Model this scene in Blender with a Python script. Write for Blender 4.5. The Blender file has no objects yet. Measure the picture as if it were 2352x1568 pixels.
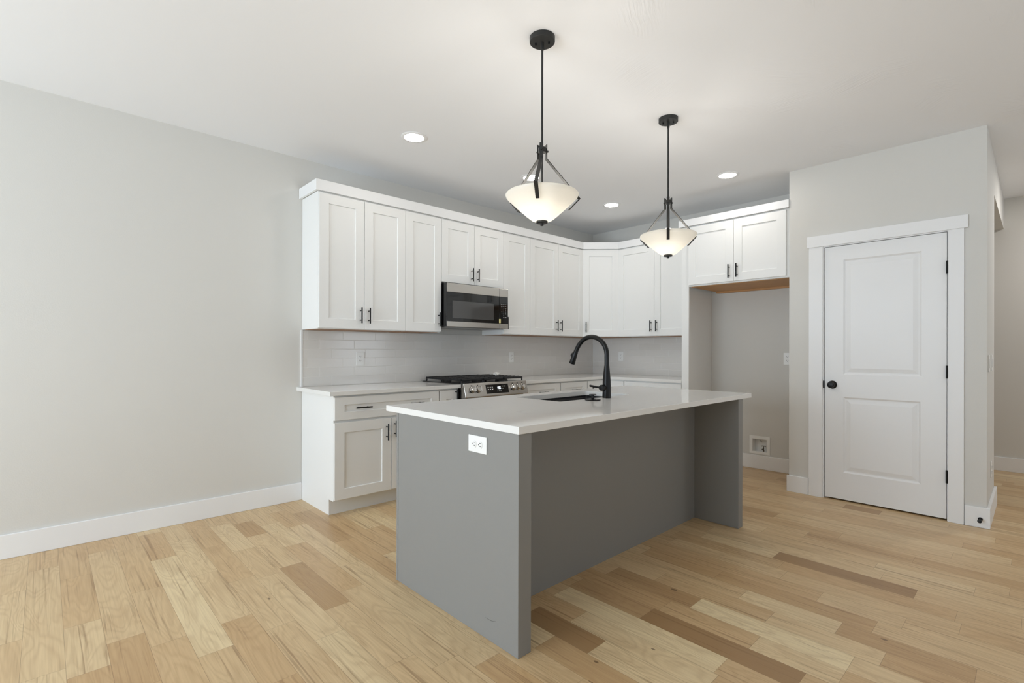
import bpy, bmesh, math, random
from mathutils import Vector, Matrix
random.seed(7)
sc = bpy.context.scene
C = sc.collection
PI = math.pi
R = math.radians

# ------------------------------------------------------------------ camera, world, big lights, exposure
CAM = (-5.3634, -4.1082, 1.2146)
YAW, PITCH, ROLL = R(46.7103), R(0.0546), R(0.1291)
F_PX, SHIFT_PX = 1137.68, 19.175
H = 2.7685                                   # ceiling height
fwd = Vector((math.cos(PITCH)*math.cos(YAW), math.cos(PITCH)*math.sin(YAW), math.sin(PITCH)))
rt0 = Vector((math.sin(YAW), -math.cos(YAW), 0)); up0 = rt0.cross(fwd)
rt = rt0*math.cos(ROLL) + up0*math.sin(ROLL); up = up0*math.cos(ROLL) - rt0*math.sin(ROLL)
cd = bpy.data.cameras.new('camera'); cam = bpy.data.objects.new('camera', cd); C.objects.link(cam)
M = Matrix.Identity(4)
for i in range(3):
    M[i][0] = rt[i]; M[i][1] = up[i]; M[i][2] = -fwd[i]; M[i][3] = CAM[i]
cam.matrix_world = M
cd.sensor_width = 36; cd.lens = F_PX/2352*36; cd.shift_y = SHIFT_PX/2352
cd.clip_start = 0.05
sc.camera = cam

w = bpy.data.worlds.new('sky'); sc.world = w; w.use_nodes = True
w.node_tree.nodes['Background'].inputs[0].default_value = (0.80, 0.90, 1.0, 1)
w.node_tree.nodes['Background'].inputs[1].default_value = 1.0

sc.view_settings.view_transform = 'Standard'; sc.view_settings.look = 'None'
sc.view_settings.gamma = 1; sc.view_settings.use_curve_mapping = False
sc.view_settings.exposure = -0.08

def area(name, loc, rot, sx, sy, power, col):
    l = bpy.data.lights.new(name, 'AREA'); l.shape = 'RECTANGLE'; l.size = sx; l.size_y = sy
    l.energy = power; l.color = col
    o = bpy.data.objects.new(name, l); C.objects.link(o); o.location = loc; o.rotation_euler = rot
    return o
XL, YF = -9.0, -8.2                          # the room behind the camera
# daylight outside the windows of the left wall and of the wall behind the camera
area('daylight_left', (XL-0.25, -2.0, 1.16), (0, R(-90), 0), 2.3, 3.2, 222, (0.74, 0.87, 1.0))
area('daylight_patio', (-4.6, YF-0.25, 1.2), (R(90), 0, 0), 3.4, 2.2, 3, (0.86, 0.94, 1.0))
area('hall_fill_daylight', (0.75, YF-0.25, 1.4), (R(90), 0, 0), 1.5, 1.6, 30, (0.86, 0.93, 1.0))  # fill through an unseen window, added to light the hall and pantry side
# added fill aimed up through the windows to lift the ceiling, as ground bounce
area('ceiling_fill_patio', (-4.2, YF-1.9, 0.0), (PI, 0, 0), 6.0, 3.0, 400, (0.73, 0.87, 1.0))
area('ceiling_fill_left', (XL-1.7, -2.0, 0.0), (PI, 0, 0), 2.6, 5.0, 200, (0.76, 0.89, 1.0))
LENS_E, BULB_W = 70.0, 11.0

try:
    sc.cycles.use_denoising = True
    sc.cycles.max_bounces = 10; sc.cycles.diffuse_bounces = 6; sc.cycles.glossy_bounces = 4
    sc.cycles.sample_clamp_indirect = 6
    sc.cycles.caustics_reflective = False; sc.cycles.caustics_refractive = False
except Exception:
    pass

# ------------------------------------------------------------------ materials
def srgb(r, g, b):
    f = lambda c: c/12.92 if c <= 0.04045 else ((c+0.055)/1.055)**2.4
    return (f(r/255), f(g/255), f(b/255), 1)
MATS = {}
class NT:
    def __init__(s, m): s.t = m.node_tree; s.n = s.t.nodes; s.l = s.t.links
    def add(s, typ, **kw):
        n = s.n.new(typ)
        for k, v in kw.items(): setattr(n, k, v)
        return n
    def link(s, a, b): s.l.new(a, b)
    def math(s, op, a, b=None, c=None):
        n = s.n.new('ShaderNodeMath'); n.operation = op
        for i, x in enumerate((a, b, c)):
            if x is None: continue
            if isinstance(x, (int, float)): n.inputs[i].default_value = x
            else: s.l.new(x, n.inputs[i])
        return n.outputs[0]
    def mix(s, f, a, b, bt='MIX'):
        n = s.n.new('ShaderNodeMix'); n.data_type = 'RGBA'; n.blend_type = bt
        for k, x in ((0, f), (6, a), (7, b)):
            if isinstance(x, (int, float, tuple)): n.inputs[k].default_value = x
            else: s.l.new(x, n.inputs[k])
        return n.outputs[2]
def mat(name, col, rough=0.5, metal=0.0, spec=0.5, bump=None, var=0.0):
    m = bpy.data.materials.new(name); m.use_nodes = True
    t = NT(m); b = t.n['Principled BSDF']
    b.inputs['Base Color'].default_value = col; b.inputs['Roughness'].default_value = rough
    b.inputs['Metallic'].default_value = metal; b.inputs['Specular IOR Level'].default_value = spec
    tc = t.add('ShaderNodeTexCoord')
    if bump:
        sc_, st, dist = bump
        nz = t.add('ShaderNodeTexNoise'); nz.inputs['Scale'].default_value = sc_; nz.inputs['Detail'].default_value = 3
        t.link(tc.outputs['Object'], nz.inputs['Vector'])
        bp = t.add('ShaderNodeBump'); bp.inputs['Strength'].default_value = st; bp.inputs['Distance'].default_value = dist
        t.link(nz.outputs['Fac'], bp.inputs['Height']); t.link(bp.outputs[0], b.inputs['Normal'])
    if var:
        nz = t.add('ShaderNodeTexNoise'); nz.inputs['Scale'].default_value = 6; nz.inputs['Detail'].default_value = 4
        t.link(tc.outputs['Object'], nz.inputs['Vector'])
        lo = tuple(c*(1-var) for c in col[:3])+(1,); hi = tuple(min(1, c*(1+var)) for c in col[:3])+(1,)
        t.link(t.mix(nz.outputs['Fac'], lo, hi), b.inputs['Base Color'])
    MATS[name] = m
    return m
wall_m = mat('wall paint', srgb(214, 212, 207), 0.75, spec=0.25, bump=(150, 0.10, 0.004))
dim_wall_m = mat('bounce cutting grey', srgb(140, 140, 138), 0.75, spec=0.25)  # grey for the unseen front wall, chosen to cut bounce onto the island front
trim_m = mat('trim paint', srgb(236, 236, 236), 0.42, spec=0.4)
cab_m = mat('cabinet white', srgb(234, 234, 232), 0.42, spec=0.4)
isl_m = mat('island grey paint', srgb(138, 137, 134), 0.5, spec=0.3, bump=(400, 0.03, 0.001))
isl_e = mat('scuff', srgb(90, 88, 86), 0.6)
black_m = mat('matte black', srgb(13, 13, 13), 0.42, spec=0.35)
faucet_m = mat('faucet black', srgb(11, 11, 11), 0.40, spec=0.32)
iron_m = mat('cast iron', srgb(24, 24, 25), 0.55, spec=0.45, bump=(300, 0.15, 0.001))
enamel_m = mat('black enamel', srgb(14, 14, 15), 0.15, spec=0.6)
bronze_m = mat('dark bronze', srgb(46, 46, 45), 0.45, metal=0.3, spec=0.4, bump=(900, 0.1, 0.0005))
glass_black = mat('black glass', srgb(14, 14, 15), 0.05, spec=0.7)
window_mesh = mat('window glass with reflection grey', srgb(74, 74, 74), 0.07, spec=0.7)  # mesh grey, lightened further to paint in the reflection on the glass
sink_m = mat('sink black', srgb(20, 20, 21), 0.45, spec=0.4)
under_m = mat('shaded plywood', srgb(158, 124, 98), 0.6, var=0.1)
wood_m = mat('raw maple underside', srgb(196, 148, 96), 0.55, var=0.12)
plas_m = mat('white plastic', srgb(238, 238, 236), 0.32, spec=0.5)
slot_m = mat('dark slot', srgb(30, 30, 30), 0.7)
dark_m = mat('shadow gap rubber', srgb(12, 12, 12), 0.8)
label_m = mat('printed label', srgb(205, 205, 205), 0.5)
tag_m = mat('yellow tag', srgb(226, 214, 150), 0.6)
chrome_m = mat('polished steel', srgb(215, 213, 210), 0.16, metal=1.0)
brass_m = mat('valve metal', srgb(120, 112, 100), 0.3, metal=1.0)
paper_m = mat('crumpled paper', srgb(232, 228, 222), 0.7)
alum_m = mat('burner aluminium', srgb(150, 148, 145), 0.35, metal=0.9)

def steel(name, axis):
    m = mat(name, srgb(196, 192, 186), 0.27, metal=1.0)
    t = NT(m); b = t.n['Principled BSDF']
    tc = t.add('ShaderNodeTexCoord'); mp = t.add('ShaderNodeMapping')
    mp.inputs['Scale'].default_value = (2, 400, 400) if axis == 'x' else (400, 400, 2)
    nz = t.add('ShaderNodeTexNoise'); nz.inputs['Scale'].default_value = 1.0
    t.link(tc.outputs['Object'], mp.inputs[0]); t.link(mp.outputs[0], nz.inputs['Vector'])
    bp = t.add('ShaderNodeBump'); bp.inputs['Strength'].default_value = 0.08; bp.inputs['Distance'].default_value = 0.0006
    t.link(nz.outputs['Fac'], bp.inputs['Height']); t.link(bp.outputs[0], b.inputs['Normal'])
    return m
steel_m = steel('brushed steel', 'x')

def emit(name, col, st):
    m = bpy.data.materials.new(name); m.use_nodes = True
    t = NT(m); b = t.n['Principled BSDF']
    b.inputs['Base Color'].default_value = (0.9, 0.9, 0.9, 1)
    b.inputs['Emission Color'].default_value = col; b.inputs['Emission Strength'].default_value = st
    return m
lens_m = emit('downlight lens', (1.0, 0.955, 0.895, 1), LENS_E)
clock_m = emit('clock digits', (0.85, 0.92, 1.0, 1), 1.6)
icon_m = emit('panel icons', (0.8, 0.85, 0.9, 1), 0.10)

def bowl_material():
    m = bpy.data.materials.new('frosted white glass'); m.use_nodes = True
    t = NT(m); n = t.n; n.remove(n['Principled BSDF'])
    tr = t.add('ShaderNodeBsdfTranslucent'); tr.inputs[0].default_value = (0.66, 0.645, 0.605, 1)
    df = t.add('ShaderNodeBsdfDiffuse'); df.inputs[0].default_value = (0.86, 0.85, 0.82, 1)
    gl = t.add('ShaderNodeBsdfGlossy'); gl.inputs['Roughness'].default_value = 0.25
    m1 = t.add('ShaderNodeMixShader'); m1.inputs[0].default_value = 0.45
    t.link(tr.outputs[0], m1.inputs[1]); t.link(df.outputs[0], m1.inputs[2])
    m2 = t.add('ShaderNodeMixShader'); m2.inputs[0].default_value = 0.04
    t.link(m1.outputs[0], m2.inputs[1]); t.link(gl.outputs[0], m2.inputs[2])
    t.link(m2.outputs[0], n['Material Output'].inputs[0])
    return m
bowl_m = bowl_material()

def quartz_material():
    m = mat('white quartz', srgb(226, 225, 221), 0.06, spec=0.5)
    t = NT(m); b = t.n['Principled BSDF']
    tc = t.add('ShaderNodeTexCoord')
    nz = t.add('ShaderNodeTexNoise'); nz.inputs['Scale'].default_value = 2.2; nz.inputs['Detail'].default_value = 8; nz.inputs['Distortion'].default_value = 1.6
    t.link(tc.outputs['Object'], nz.inputs['Vector'])
    v = t.math('ABSOLUTE', t.math('SUBTRACT', nz.outputs['Fac'], 0.5))
    vein = t.math('SUBTRACT', 1.0, t.math('MINIMUM', t.math('MULTIPLY', v, 70), 1.0))
    nz2 = t.add('ShaderNodeTexNoise'); nz2.inputs['Scale'].default_value = 3.1
    t.link(tc.outputs['Object'], nz2.inputs['Vector'])
    vein = t.math('MULTIPLY', vein, t.math('MULTIPLY', t.math('MAXIMUM', t.math('SUBTRACT', nz2.outputs['Fac'], 0.56), 0.0), 2.0))
    col = t.mix(vein, srgb(231, 230, 227), srgb(180, 176, 176))
    sp = t.add('ShaderNodeTexNoise'); sp.inputs['Scale'].default_value = 240
    t.link(tc.outputs['Object'], sp.inputs['Vector'])
    col = t.mix(t.math('MULTIPLY', t.math('GREATER_THAN', sp.outputs['Fac'], 0.68), 0.25), col, srgb(245, 245, 245))
    t.link(col, b.inputs['Base Color'])
    return m
quartz_m = quartz_material()

def tile_material():
    m = mat('subway tile', srgb(200, 198, 194), 0.16, spec=0.5)
    t = NT(m); b = t.n['Principled BSDF']
    uv = t.add('ShaderNodeUVMap'); sx = t.add('ShaderNodeSeparateXYZ'); t.link(uv.outputs[0], sx.inputs[0])
    tw, th = 0.3048, 0.0769
    row = t.math('FLOOR', t.math('DIVIDE', sx.outputs[1], th))
    fy = t.math('MULTIPLY', t.math('FRACT', t.math('DIVIDE', sx.outputs[1], th)), th)
    ux = t.math('ADD', t.math('DIVIDE', sx.outputs[0], tw), t.math('DIVIDE', row, 3.0))
    fx = t.math('MULTIPLY', t.math('FRACT', ux), tw)
    dx = t.math('MINIMUM', fx, t.math('SUBTRACT', tw, fx)); dy = t.math('MINIMUM', fy, t.math('SUBTRACT', th, fy))
    d = t.math('MINIMUM', dx, dy)
    g = t.math('LESS_THAN', d, 0.0011)
    wn = t.add('ShaderNodeTexWhiteNoise'); wn.noise_dimensions = '2D'
    cb = t.add('ShaderNodeCombineXYZ'); t.link(t.math('FLOOR', ux), cb.inputs[0]); t.link(row, cb.inputs[1]); t.link(cb.outputs[0], wn.inputs['Vector'])
    body = t.mix(wn.outputs['Value'], srgb(217, 214, 209), srgb(221, 218, 214))
    t.link(t.mix(g, body, srgb(228, 226, 222)), b.inputs['Base Color'])
    t.link(t.math('ADD', 0.14, t.math('MULTIPLY', g, 0.5)), b.inputs['Roughness'])
    hgt = t.math('MINIMUM', t.math('MULTIPLY', d, 350), 1.0)
    bp = t.add('ShaderNodeBump'); bp.inputs['Strength'].default_value = 0.45; bp.inputs['Distance'].default_value = 0.0018
    t.link(hgt, bp.inputs['Height']); t.link(bp.outputs[0], b.inputs['Normal'])
    return m
tile_m = tile_material()

def ceiling_material():
    m = mat('slap brushed ceiling', srgb(236, 237, 239), 0.8, spec=0.2)
    t = NT(m); b = t.n['Principled BSDF']
    tc = t.add('ShaderNodeTexCoord')
    dn = t.add('ShaderNodeTexNoise'); dn.inputs['Scale'].default_value = 3.0
    t.link(tc.outputs['Object'], dn.inputs['Vector'])
    va = t.add('ShaderNodeVectorMath', operation='MULTIPLY_ADD')
    t.link(dn.outputs['Color'], va.inputs[0]); va.inputs[1].default_value = (0.10, 0.10, 0); t.link(tc.outputs['Object'], va.inputs[2])
    vo = t.add('ShaderNodeTexVoronoi'); vo.inputs['Scale'].default_value = 3.4
    t.link(va.outputs[0], vo.inputs['Vector'])
    sep = t.add('ShaderNodeSeparateColor'); t.link(vo.outputs['Color'], sep.inputs[0])
    rot = t.add('ShaderNodeVectorRotate'); rot.rotation_type = 'Z_AXIS'
    t.link(va.outputs[0], rot.inputs['Vector']); t.link(t.math('MULTIPLY', sep.outputs[0], 6.28), rot.inputs['Angle'])
    mp = t.add('ShaderNodeMapping'); mp.inputs['Scale'].default_value = (95, 6, 1); t.link(rot.outputs[0], mp.inputs[0])
    st = t.add('ShaderNodeTexNoise'); st.inputs['Scale'].default_value = 1.0; st.inputs['Detail'].default_value = 2
    t.link(mp.outputs[0], st.inputs['Vector'])
    big = t.add('ShaderNodeTexNoise'); big.inputs['Scale'].default_value = 1.3
    t.link(tc.outputs['Object'], big.inputs['Vector'])
    mask = t.math('MULTIPLY', t.math('GREATER_THAN', sep.outputs[1], 0.35), t.math('SMOOTH_MAX', t.math('MULTIPLY', t.math('SUBTRACT', big.outputs['Fac'], 0.34), 5.0), 0.0, 0.2))
    so = t.add('ShaderNodeSeparateXYZ'); t.link(tc.outputs['Object'], so.inputs[0])
    zone = t.math('MINIMUM', t.math('MAXIMUM', t.math('MULTIPLY', t.math('SUBTRACT', -2.2, so.outputs[1]), 1.4), 0.0), 1.0)
    mask = t.math('MULTIPLY', t.math('MINIMUM', mask, 1.0), zone)
    fall = t.math('SUBTRACT', 1.0, t.math('MINIMUM', t.math('MULTIPLY', vo.outputs['Distance'], 1.5), 1.0))
    hh = t.math('MULTIPLY', t.math('MULTIPLY', st.outputs['Fac'], mask), fall)
    bp = t.add('ShaderNodeBump'); bp.inputs['Strength'].default_value = 0.6; bp.inputs['Distance'].default_value = 0.012
    t.link(hh, bp.inputs['Height']); t.link(bp.outputs[0], b.inputs['Normal'])
    return m
ceil_m = ceiling_material()

def floor_material():
    m = mat('hickory planks', srgb(190, 158, 115), 0.38, spec=0.4)
    t = NT(m); b = t.n['Principled BSDF']
    uv = t.add('ShaderNodeUVMap'); sx = t.add('ShaderNodeSeparateXYZ'); t.link(uv.outputs[0], sx.inputs[0])
    at = t.add('ShaderNodeAttribute'); at.attribute_name = 'plank'
    sa = t.add('ShaderNodeSeparateColor'); t.link(at.outputs['Color'], sa.inputs[0])
    tone, seed, ln = sa.outputs[0], sa.outputs[1], sa.outputs[2]
    W = 0.127
    L = t.math('MULTIPLY', ln, 3.0)
    dx = t.math('MINIMUM', sx.outputs[0], t.math('SUBTRACT', W, sx.outputs[0]))
    dy = t.math('MINIMUM', sx.outputs[1], t.math('SUBTRACT', L, sx.outputs[1]))
    seam = t.math('LESS_THAN', t.math('MINIMUM', dx, dy), 0.0007)
    cb = t.add('ShaderNodeCombineXYZ')
    t.link(sx.outputs[0], cb.inputs[0]); t.link(sx.outputs[1], cb.inputs[1]); t.link(t.math('MULTIPLY', seed, 37.0), cb.inputs[2])
    # cathedral grain: contour lines of a stretched noise
    mp = t.add('ShaderNodeMapping'); mp.inputs['Scale'].default_value = (9.0, 1.5, 1.0); t.link(cb.outputs[0], mp.inputs[0])
    n1 = t.add('ShaderNodeTexNoise'); n1.inputs['Scale'].default_value = 1.0; n1.inputs['Detail'].default_value = 1.5; n1.inputs['Distortion'].default_value = 0.6
    t.link(mp.outputs[0], n1.inputs['Vector'])
    ring = t.math('SINE', t.math('MULTIPLY', n1.outputs['Fac'], 85.0))
    ring = t.math('POWER', t.math('MULTIPLY_ADD', ring, 0.5, 0.5), 2.2)
    mp2 = t.add('ShaderNodeMapping'); mp2.inputs['Scale'].default_value = (150.0, 4.0, 1.0); t.link(cb.outputs[0], mp2.inputs[0])
    n2 = t.add('ShaderNodeTexNoise'); n2.inputs['Scale'].default_value = 1.0; n2.inputs['Detail'].default_value = 4
    t.link(mp2.outputs[0], n2.inputs['Vector'])
    mp3 = t.add('ShaderNodeMapping'); mp3.inputs['Scale'].default_value = (14.0, 2.2, 1.0); t.link(cb.outputs[0], mp3.inputs[0])
    n3 = t.add('ShaderNodeTexNoise'); n3.inputs['Scale'].default_value = 1.0; n3.inputs['Detail'].default_value = 3
    t.link(mp3.outputs[0], n3.inputs['Vector'])
    rmp = t.add('ShaderNodeValToRGB'); e = rmp.color_ramp.elements
    e[0].position = 0.0; e[0].color = srgb(150, 117, 78)
    e[1].position = 1.0; e[1].color = srgb(232, 212, 170)
    a = e.new(0.35); a.color = srgb(201, 168, 124)
    a = e.new(0.65); a.color = srgb(217, 191, 149)
    t.link(tone, rmp.inputs[0])
    col = rmp.outputs[0]
    col = t.mix(t.math('MULTIPLY', ring, 0.20), col, srgb(160, 124, 86))
    col = t.mix(t.math('MULTIPLY', t.math('SUBTRACT', n2.outputs['Fac'], 0.35), 0.60), col, srgb(150, 116, 80))
    col = t.mix(t.math('MULTIPLY', t.math('MAXIMUM', t.math('SUBTRACT', n3.outputs['Fac'], 0.5), 0.0), 1.1), col, srgb(160, 120, 78))
    mp5 = t.add('ShaderNodeMapping'); mp5.inputs['Scale'].default_value = (75.0, 1.6, 1.0); t.link(cb.outputs[0], mp5.inputs[0])
    n5 = t.add('ShaderNodeTexNoise'); n5.inputs['Scale'].default_value = 1.0; n5.inputs['Detail'].default_value = 5; n5.inputs['Distortion'].default_value = 0.4
    t.link(mp5.outputs[0], n5.inputs['Vector'])
    col = t.mix(t.math('MINIMUM', t.math('MULTIPLY', t.math('MAXIMUM', t.math('SUBTRACT', n5.outputs['Fac'], 0.57), 0.0), 4.0), 0.5), col, srgb(126, 92, 58))
    # small knots
    mp4 = t.add('ShaderNodeMapping'); mp4.inputs['Scale'].default_value = (9.0, 4.5, 1.0); t.link(cb.outputs[0], mp4.inputs[0])
    vo = t.add('ShaderNodeTexVoronoi'); vo.inputs['Scale'].default_value = 1.0; t.link(mp4.outputs[0], vo.inputs['Vector'])
    sv = t.add('ShaderNodeSeparateColor'); t.link(vo.outputs['Color'], sv.inputs[0])
    kn = t.math('MULTIPLY', t.math('LESS_THAN', vo.outputs['Distance'], 0.075), t.math('GREATER_THAN', sv.outputs[0], 0.80))
    col = t.mix(t.math('MULTIPLY', kn, 0.7), col, srgb(92, 66, 44))
    col = t.mix(t.math('MULTIPLY', seam, 0.55), col, srgb(104, 78, 54))
    t.link(col, b.inputs['Base Color'])
    bp = t.add('ShaderNodeBump'); bp.inputs['Strength'].default_value = 0.12; bp.inputs['Distance'].default_value = 0.001
    t.link(t.math('SUBTRACT', n2.outputs['Fac'], t.math('MULTIPLY', seam, 2.0)), bp.inputs['Height']); t.link(bp.outputs[0], b.inputs['Normal'])
    t.link(t.math('MULTIPLY_ADD', n2.outputs['Fac'], 0.12, 0.30), b.inputs['Roughness'])
    return m
floor_m = floor_material()

# ------------------------------------------------------------------ geometry helpers
def obj(name, bm, m, parent=None, loc=(0, 0, 0), rot=(0, 0, 0), smooth=False, bevel=0.0, label=None, seg=2):
    me = bpy.data.meshes.new(name)
    bmesh.ops.recalc_face_normals(bm, faces=bm.faces[:])
    bm.to_mesh(me); bm.free()
    me.materials.append(m)
    o = bpy.data.objects.new(name, me); C.objects.link(o)
    o.location = loc; o.rotation_euler = rot
    if parent is not None: o.parent = parent
    if smooth:
        for p in me.polygons: p.use_smooth = True
        me.set_sharp_from_angle(angle=R(35))
    if bevel:
        md = o.modifiers.new('bevel', 'BEVEL'); md.width = bevel; md.segments = seg; md.limit_method = 'ANGLE'; md.angle_limit = R(40)
    if label: o['label'] = label
    return o
def thing(name, label, cat, loc=(0, 0, 0), rz=0.0, group=None):
    o = bpy.data.objects.new(name, None); C.objects.link(o)
    o.location = loc; o.rotation_euler = (0, 0, rz); o.empty_display_size = 0.1
    o['label'] = label; o['category'] = cat
    if group: o['group'] = group
    return o
def tag(o, label, cat, group=None):
    o['label'] = label; o['category'] = cat
    if group: o['group'] = group
    return o
def struct(o): o['kind'] = 'structure'; return o
def B(): return bmesh.new()
def box(bm, x0, x1, y0, y1, z0, z1):
    v = [bm.verts.new((x, y, z)) for x in (x0, x1) for y in (y0, y1) for z in (z0, z1)]
    for f in ((0, 1, 3, 2), (4, 6, 7, 5), (0, 4, 5, 1), (2, 3, 7, 6), (0, 2, 6, 4), (1, 5, 7, 3)):
        bm.faces.new([v[i] for i in f])
    return bm
def bx(*a): return box(B(), *a)
def prism(bm, plane, c0, c1, outer, holes=()):
    """polygon with holes in the plane across an axis, extruded from c0 to c1"""
    def P(a, b, c):
        return {'x': (c, a, b), 'y': (a, c, b), 'z': (a, b, c)}[plane]
    for c in (c0, c1):
        es = []
        for loop in (outer,)+tuple(holes):
            vs = [bm.verts.new(P(a, b, c)) for a, b in loop]
            es += [bm.edges.new((vs[i], vs[(i+1) % len(vs)])) for i in range(len(vs))]
        bmesh.ops.triangle_fill(bm, edges=es, use_beauty=True)
    for loop in (outer,)+tuple(holes):
        n = len(loop)
        for i in range(n):
            a, b = loop[i], loop[(i+1) % n]
            bm.faces.new([bm.verts.new(P(*q)) for q in ((a[0], a[1], c0), (b[0], b[1], c0), (b[0], b[1], c1), (a[0], a[1], c1))])
    bmesh.ops.remove_doubles(bm, verts=bm.verts[:], dist=1e-5)
    return bm
def rect(a0, a1, b0, b1): return [(a0, b0), (a1, b0), (a1, b1), (a0, b1)]
def rrect(a0, a1, b0, b1, r, n=6):
    out = []
    for cx, cy, s in ((a1-r, b1-r, 0), (a0+r, b1-r, 90), (a0+r, b0+r, 180), (a1-r, b0+r, 270)):
        for k in range(n+1):
            t = R(s+90*k/n); out.append((cx+r*math.cos(t), cy+r*math.sin(t)))
    return out
def lathe(bm, prof, seg=48, c=(0, 0, 0), axis='z', cap=True):
    rings = []
    for r, h in prof:
        ring = []
        for k in range(seg):
            a = 2*PI*k/seg; p = (r*math.cos(a), r*math.sin(a), h)
            if axis == 'x': p = (p[2], p[0], p[1])
            if axis == 'y': p = (p[0], p[2], p[1])
            ring.append(bm.verts.new((p[0]+c[0], p[1]+c[1], p[2]+c[2])))
        rings.append(ring)
    for a, b in zip(rings, rings[1:]):
        for k in range(seg):
            bm.faces.new((a[k], a[(k+1) % seg], b[(k+1) % seg], b[k]))
    if cap:
        bm.faces.new(rings[0]); bm.faces.new(rings[-1])
    return bm
def tube(bm, pts, rad, seg=16):
    pts = [Vector(p) for p in pts]; n = len(pts)
    rads = rad if isinstance(rad, (list, tuple)) else [rad]*n
    rings = []; prev = None
    for i, p in enumerate(pts):
        d = (pts[min(i+1, n-1)]-pts[max(i-1, 0)]).normalized()
        if prev is None:
            ref = Vector((0, 0, 1)) if abs(d.z) < 0.9 else Vector((1, 0, 0))
            u = d.cross(ref).normalized()
        else:
            u = (prev-d*prev.dot(d)).normalized()
        prev = u; v = d.cross(u)
        rings.append([bm.verts.new(p+(u*math.cos(2*PI*k/seg)+v*math.sin(2*PI*k/seg))*rads[i]) for k in range(seg)])
    for a, b in zip(rings, rings[1:]):
        for k in range(seg): bm.faces.new((a[k], a[(k+1) % seg], b[(k+1) % seg], b[k]))
    bm.faces.new(rings[0]); bm.faces.new(rings[-1])
    return bm
def strap(bm, pts, wdir, width, thick):
    """flat bar along pts; width along wdir"""
    wd = Vector(wdir).normalized(); pts = [Vector(p) for p in pts]; n = len(pts); rings = []
    for i, p in enumerate(pts):
        if 0 < i < n-1:
            d0 = (pts[i]-pts[i-1]).normalized(); d1 = (pts[i+1]-pts[i]).normalized()
            d = (d0+d1).normalized(); k = 1/max(0.5, math.cos(0.5*d0.angle(d1)))
        else:
            d = ((pts[1]-pts[0]) if i == 0 else (pts[-1]-pts[-2])).normalized(); k = 1
        nn = d.cross(wd).normalized()*thick/2*k
        rings.append([bm.verts.new(p+q) for q in (wd*width/2+nn, -wd*width/2+nn, -wd*width/2-nn, wd*width/2-nn)])
    for a, b in zip(rings, rings[1:]):
        for k in range(4): bm.faces.new((a[k], a[(k+1) % 4], b[(k+1) % 4], b[k]))
    bm.faces.new(rings[0]); bm.faces.new(rings[-1])
    return bm
def seven(bm, txt, x, z, y, hgt, gap=1.35):
    """digit strokes on the plane y facing -y; x is the left edge"""
    S = {'0': 'abcdef', '1': 'bc', '2': 'abged', '3': 'abgcd', '4': 'fgbc', '5': 'afgcd', '6': 'afgedc', '7': 'abc', '8': 'abcdefg', '9': 'abcdfg'}
    wd, t = hgt*0.52, hgt*0.13
    for ch in txt:
        if ch == ':':
            for zz in (0.3, 0.7): box(bm, x, x+t, y-0.0004, y, z+hgt*zz-t/2, z+hgt*zz+t/2)
            x += t*2.2; continue
        for s in S[ch]:
            r = {'a': (0, wd, hgt-t, hgt), 'g': (0, wd, hgt/2-t/2, hgt/2+t/2), 'd': (0, wd, 0, t), 'f': (0, t, hgt/2, hgt), 'e': (0, t, 0, hgt/2), 'b': (wd-t, wd, hgt/2, hgt), 'c': (wd-t, wd, 0, hgt/2)}[s]
            box(bm, x+r[0], x+r[1], y-0.0004, y, z+r[2], z+r[3])
        x += wd*gap
    return bm

# ------------------------------------------------------------------ room shell
PX, PY0, PY1 = -0.6608, -2.6272, -3.869       # pantry box: face, left end, right end
HX = 1.74                                     # far wall of the hall
PEND = 0.14                                   # where the pantry side wall ends
T = 0.12

def make_floor():
    bm = B(); uvl = bm.loops.layers.uv.new('UVMap'); cl = bm.loops.layers.float_color.new('plank')
    W = 0.127; x0 = -5.431-W*29; rnd = random.Random(11)
    forced = {}
    def put(i, a, b, tone, seed=None): forced.setdefault(i, []).append((a, b, tone))
    for c_, a, b, tn in PLANKS: put(c_+29, a, b, tn)
    i = 0; x = x0
    while x < HX+0.25:
        cuts = []
        fl = sorted(forced.get(i, []))
        segs = []; y = YF-0.1-rnd.uniform(0, 1)
        marks = fl+[(0.3, 0.3, None)]
        for a, b, tn in marks:
            while a-y > 0.02:
                ln = rnd.choice((0.45, 0.6, 0.75, 0.9, 1.1, 1.3))*rnd.uniform(0.9, 1.1)
                if a-y-ln < 0.3: ln = a-y if a-y < 1.5 else (a-y)/2
                segs.append((y, y+ln, min(1, max(0, rnd.gauss(0.52, 0.13))))); y += ln
            if tn is not None: segs.append((a, b, tn)); y = b
        for a, b, tn in segs:
            f = bm.faces.new([bm.verts.new(p) for p in ((x, a, 0), (x+W, a, 0), (x+W, b, 0), (x, b, 0))])
            sd = rnd.random(); ln = (b-a)/3.0
            for lp, q in zip(f.loops, ((0, 0), (W, 0), (W, b-a), (0, b-a))):
                lp[uvl].uv = q; lp[cl] = (tn, sd, ln, 1)
        i += 1; x += W
    box(bm, x0, HX+0.25, YF-1.2, 0.3, -0.06, -0.002)
    me_o = obj('floor', bm, floor_m)
    return struct(me_o)
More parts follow.
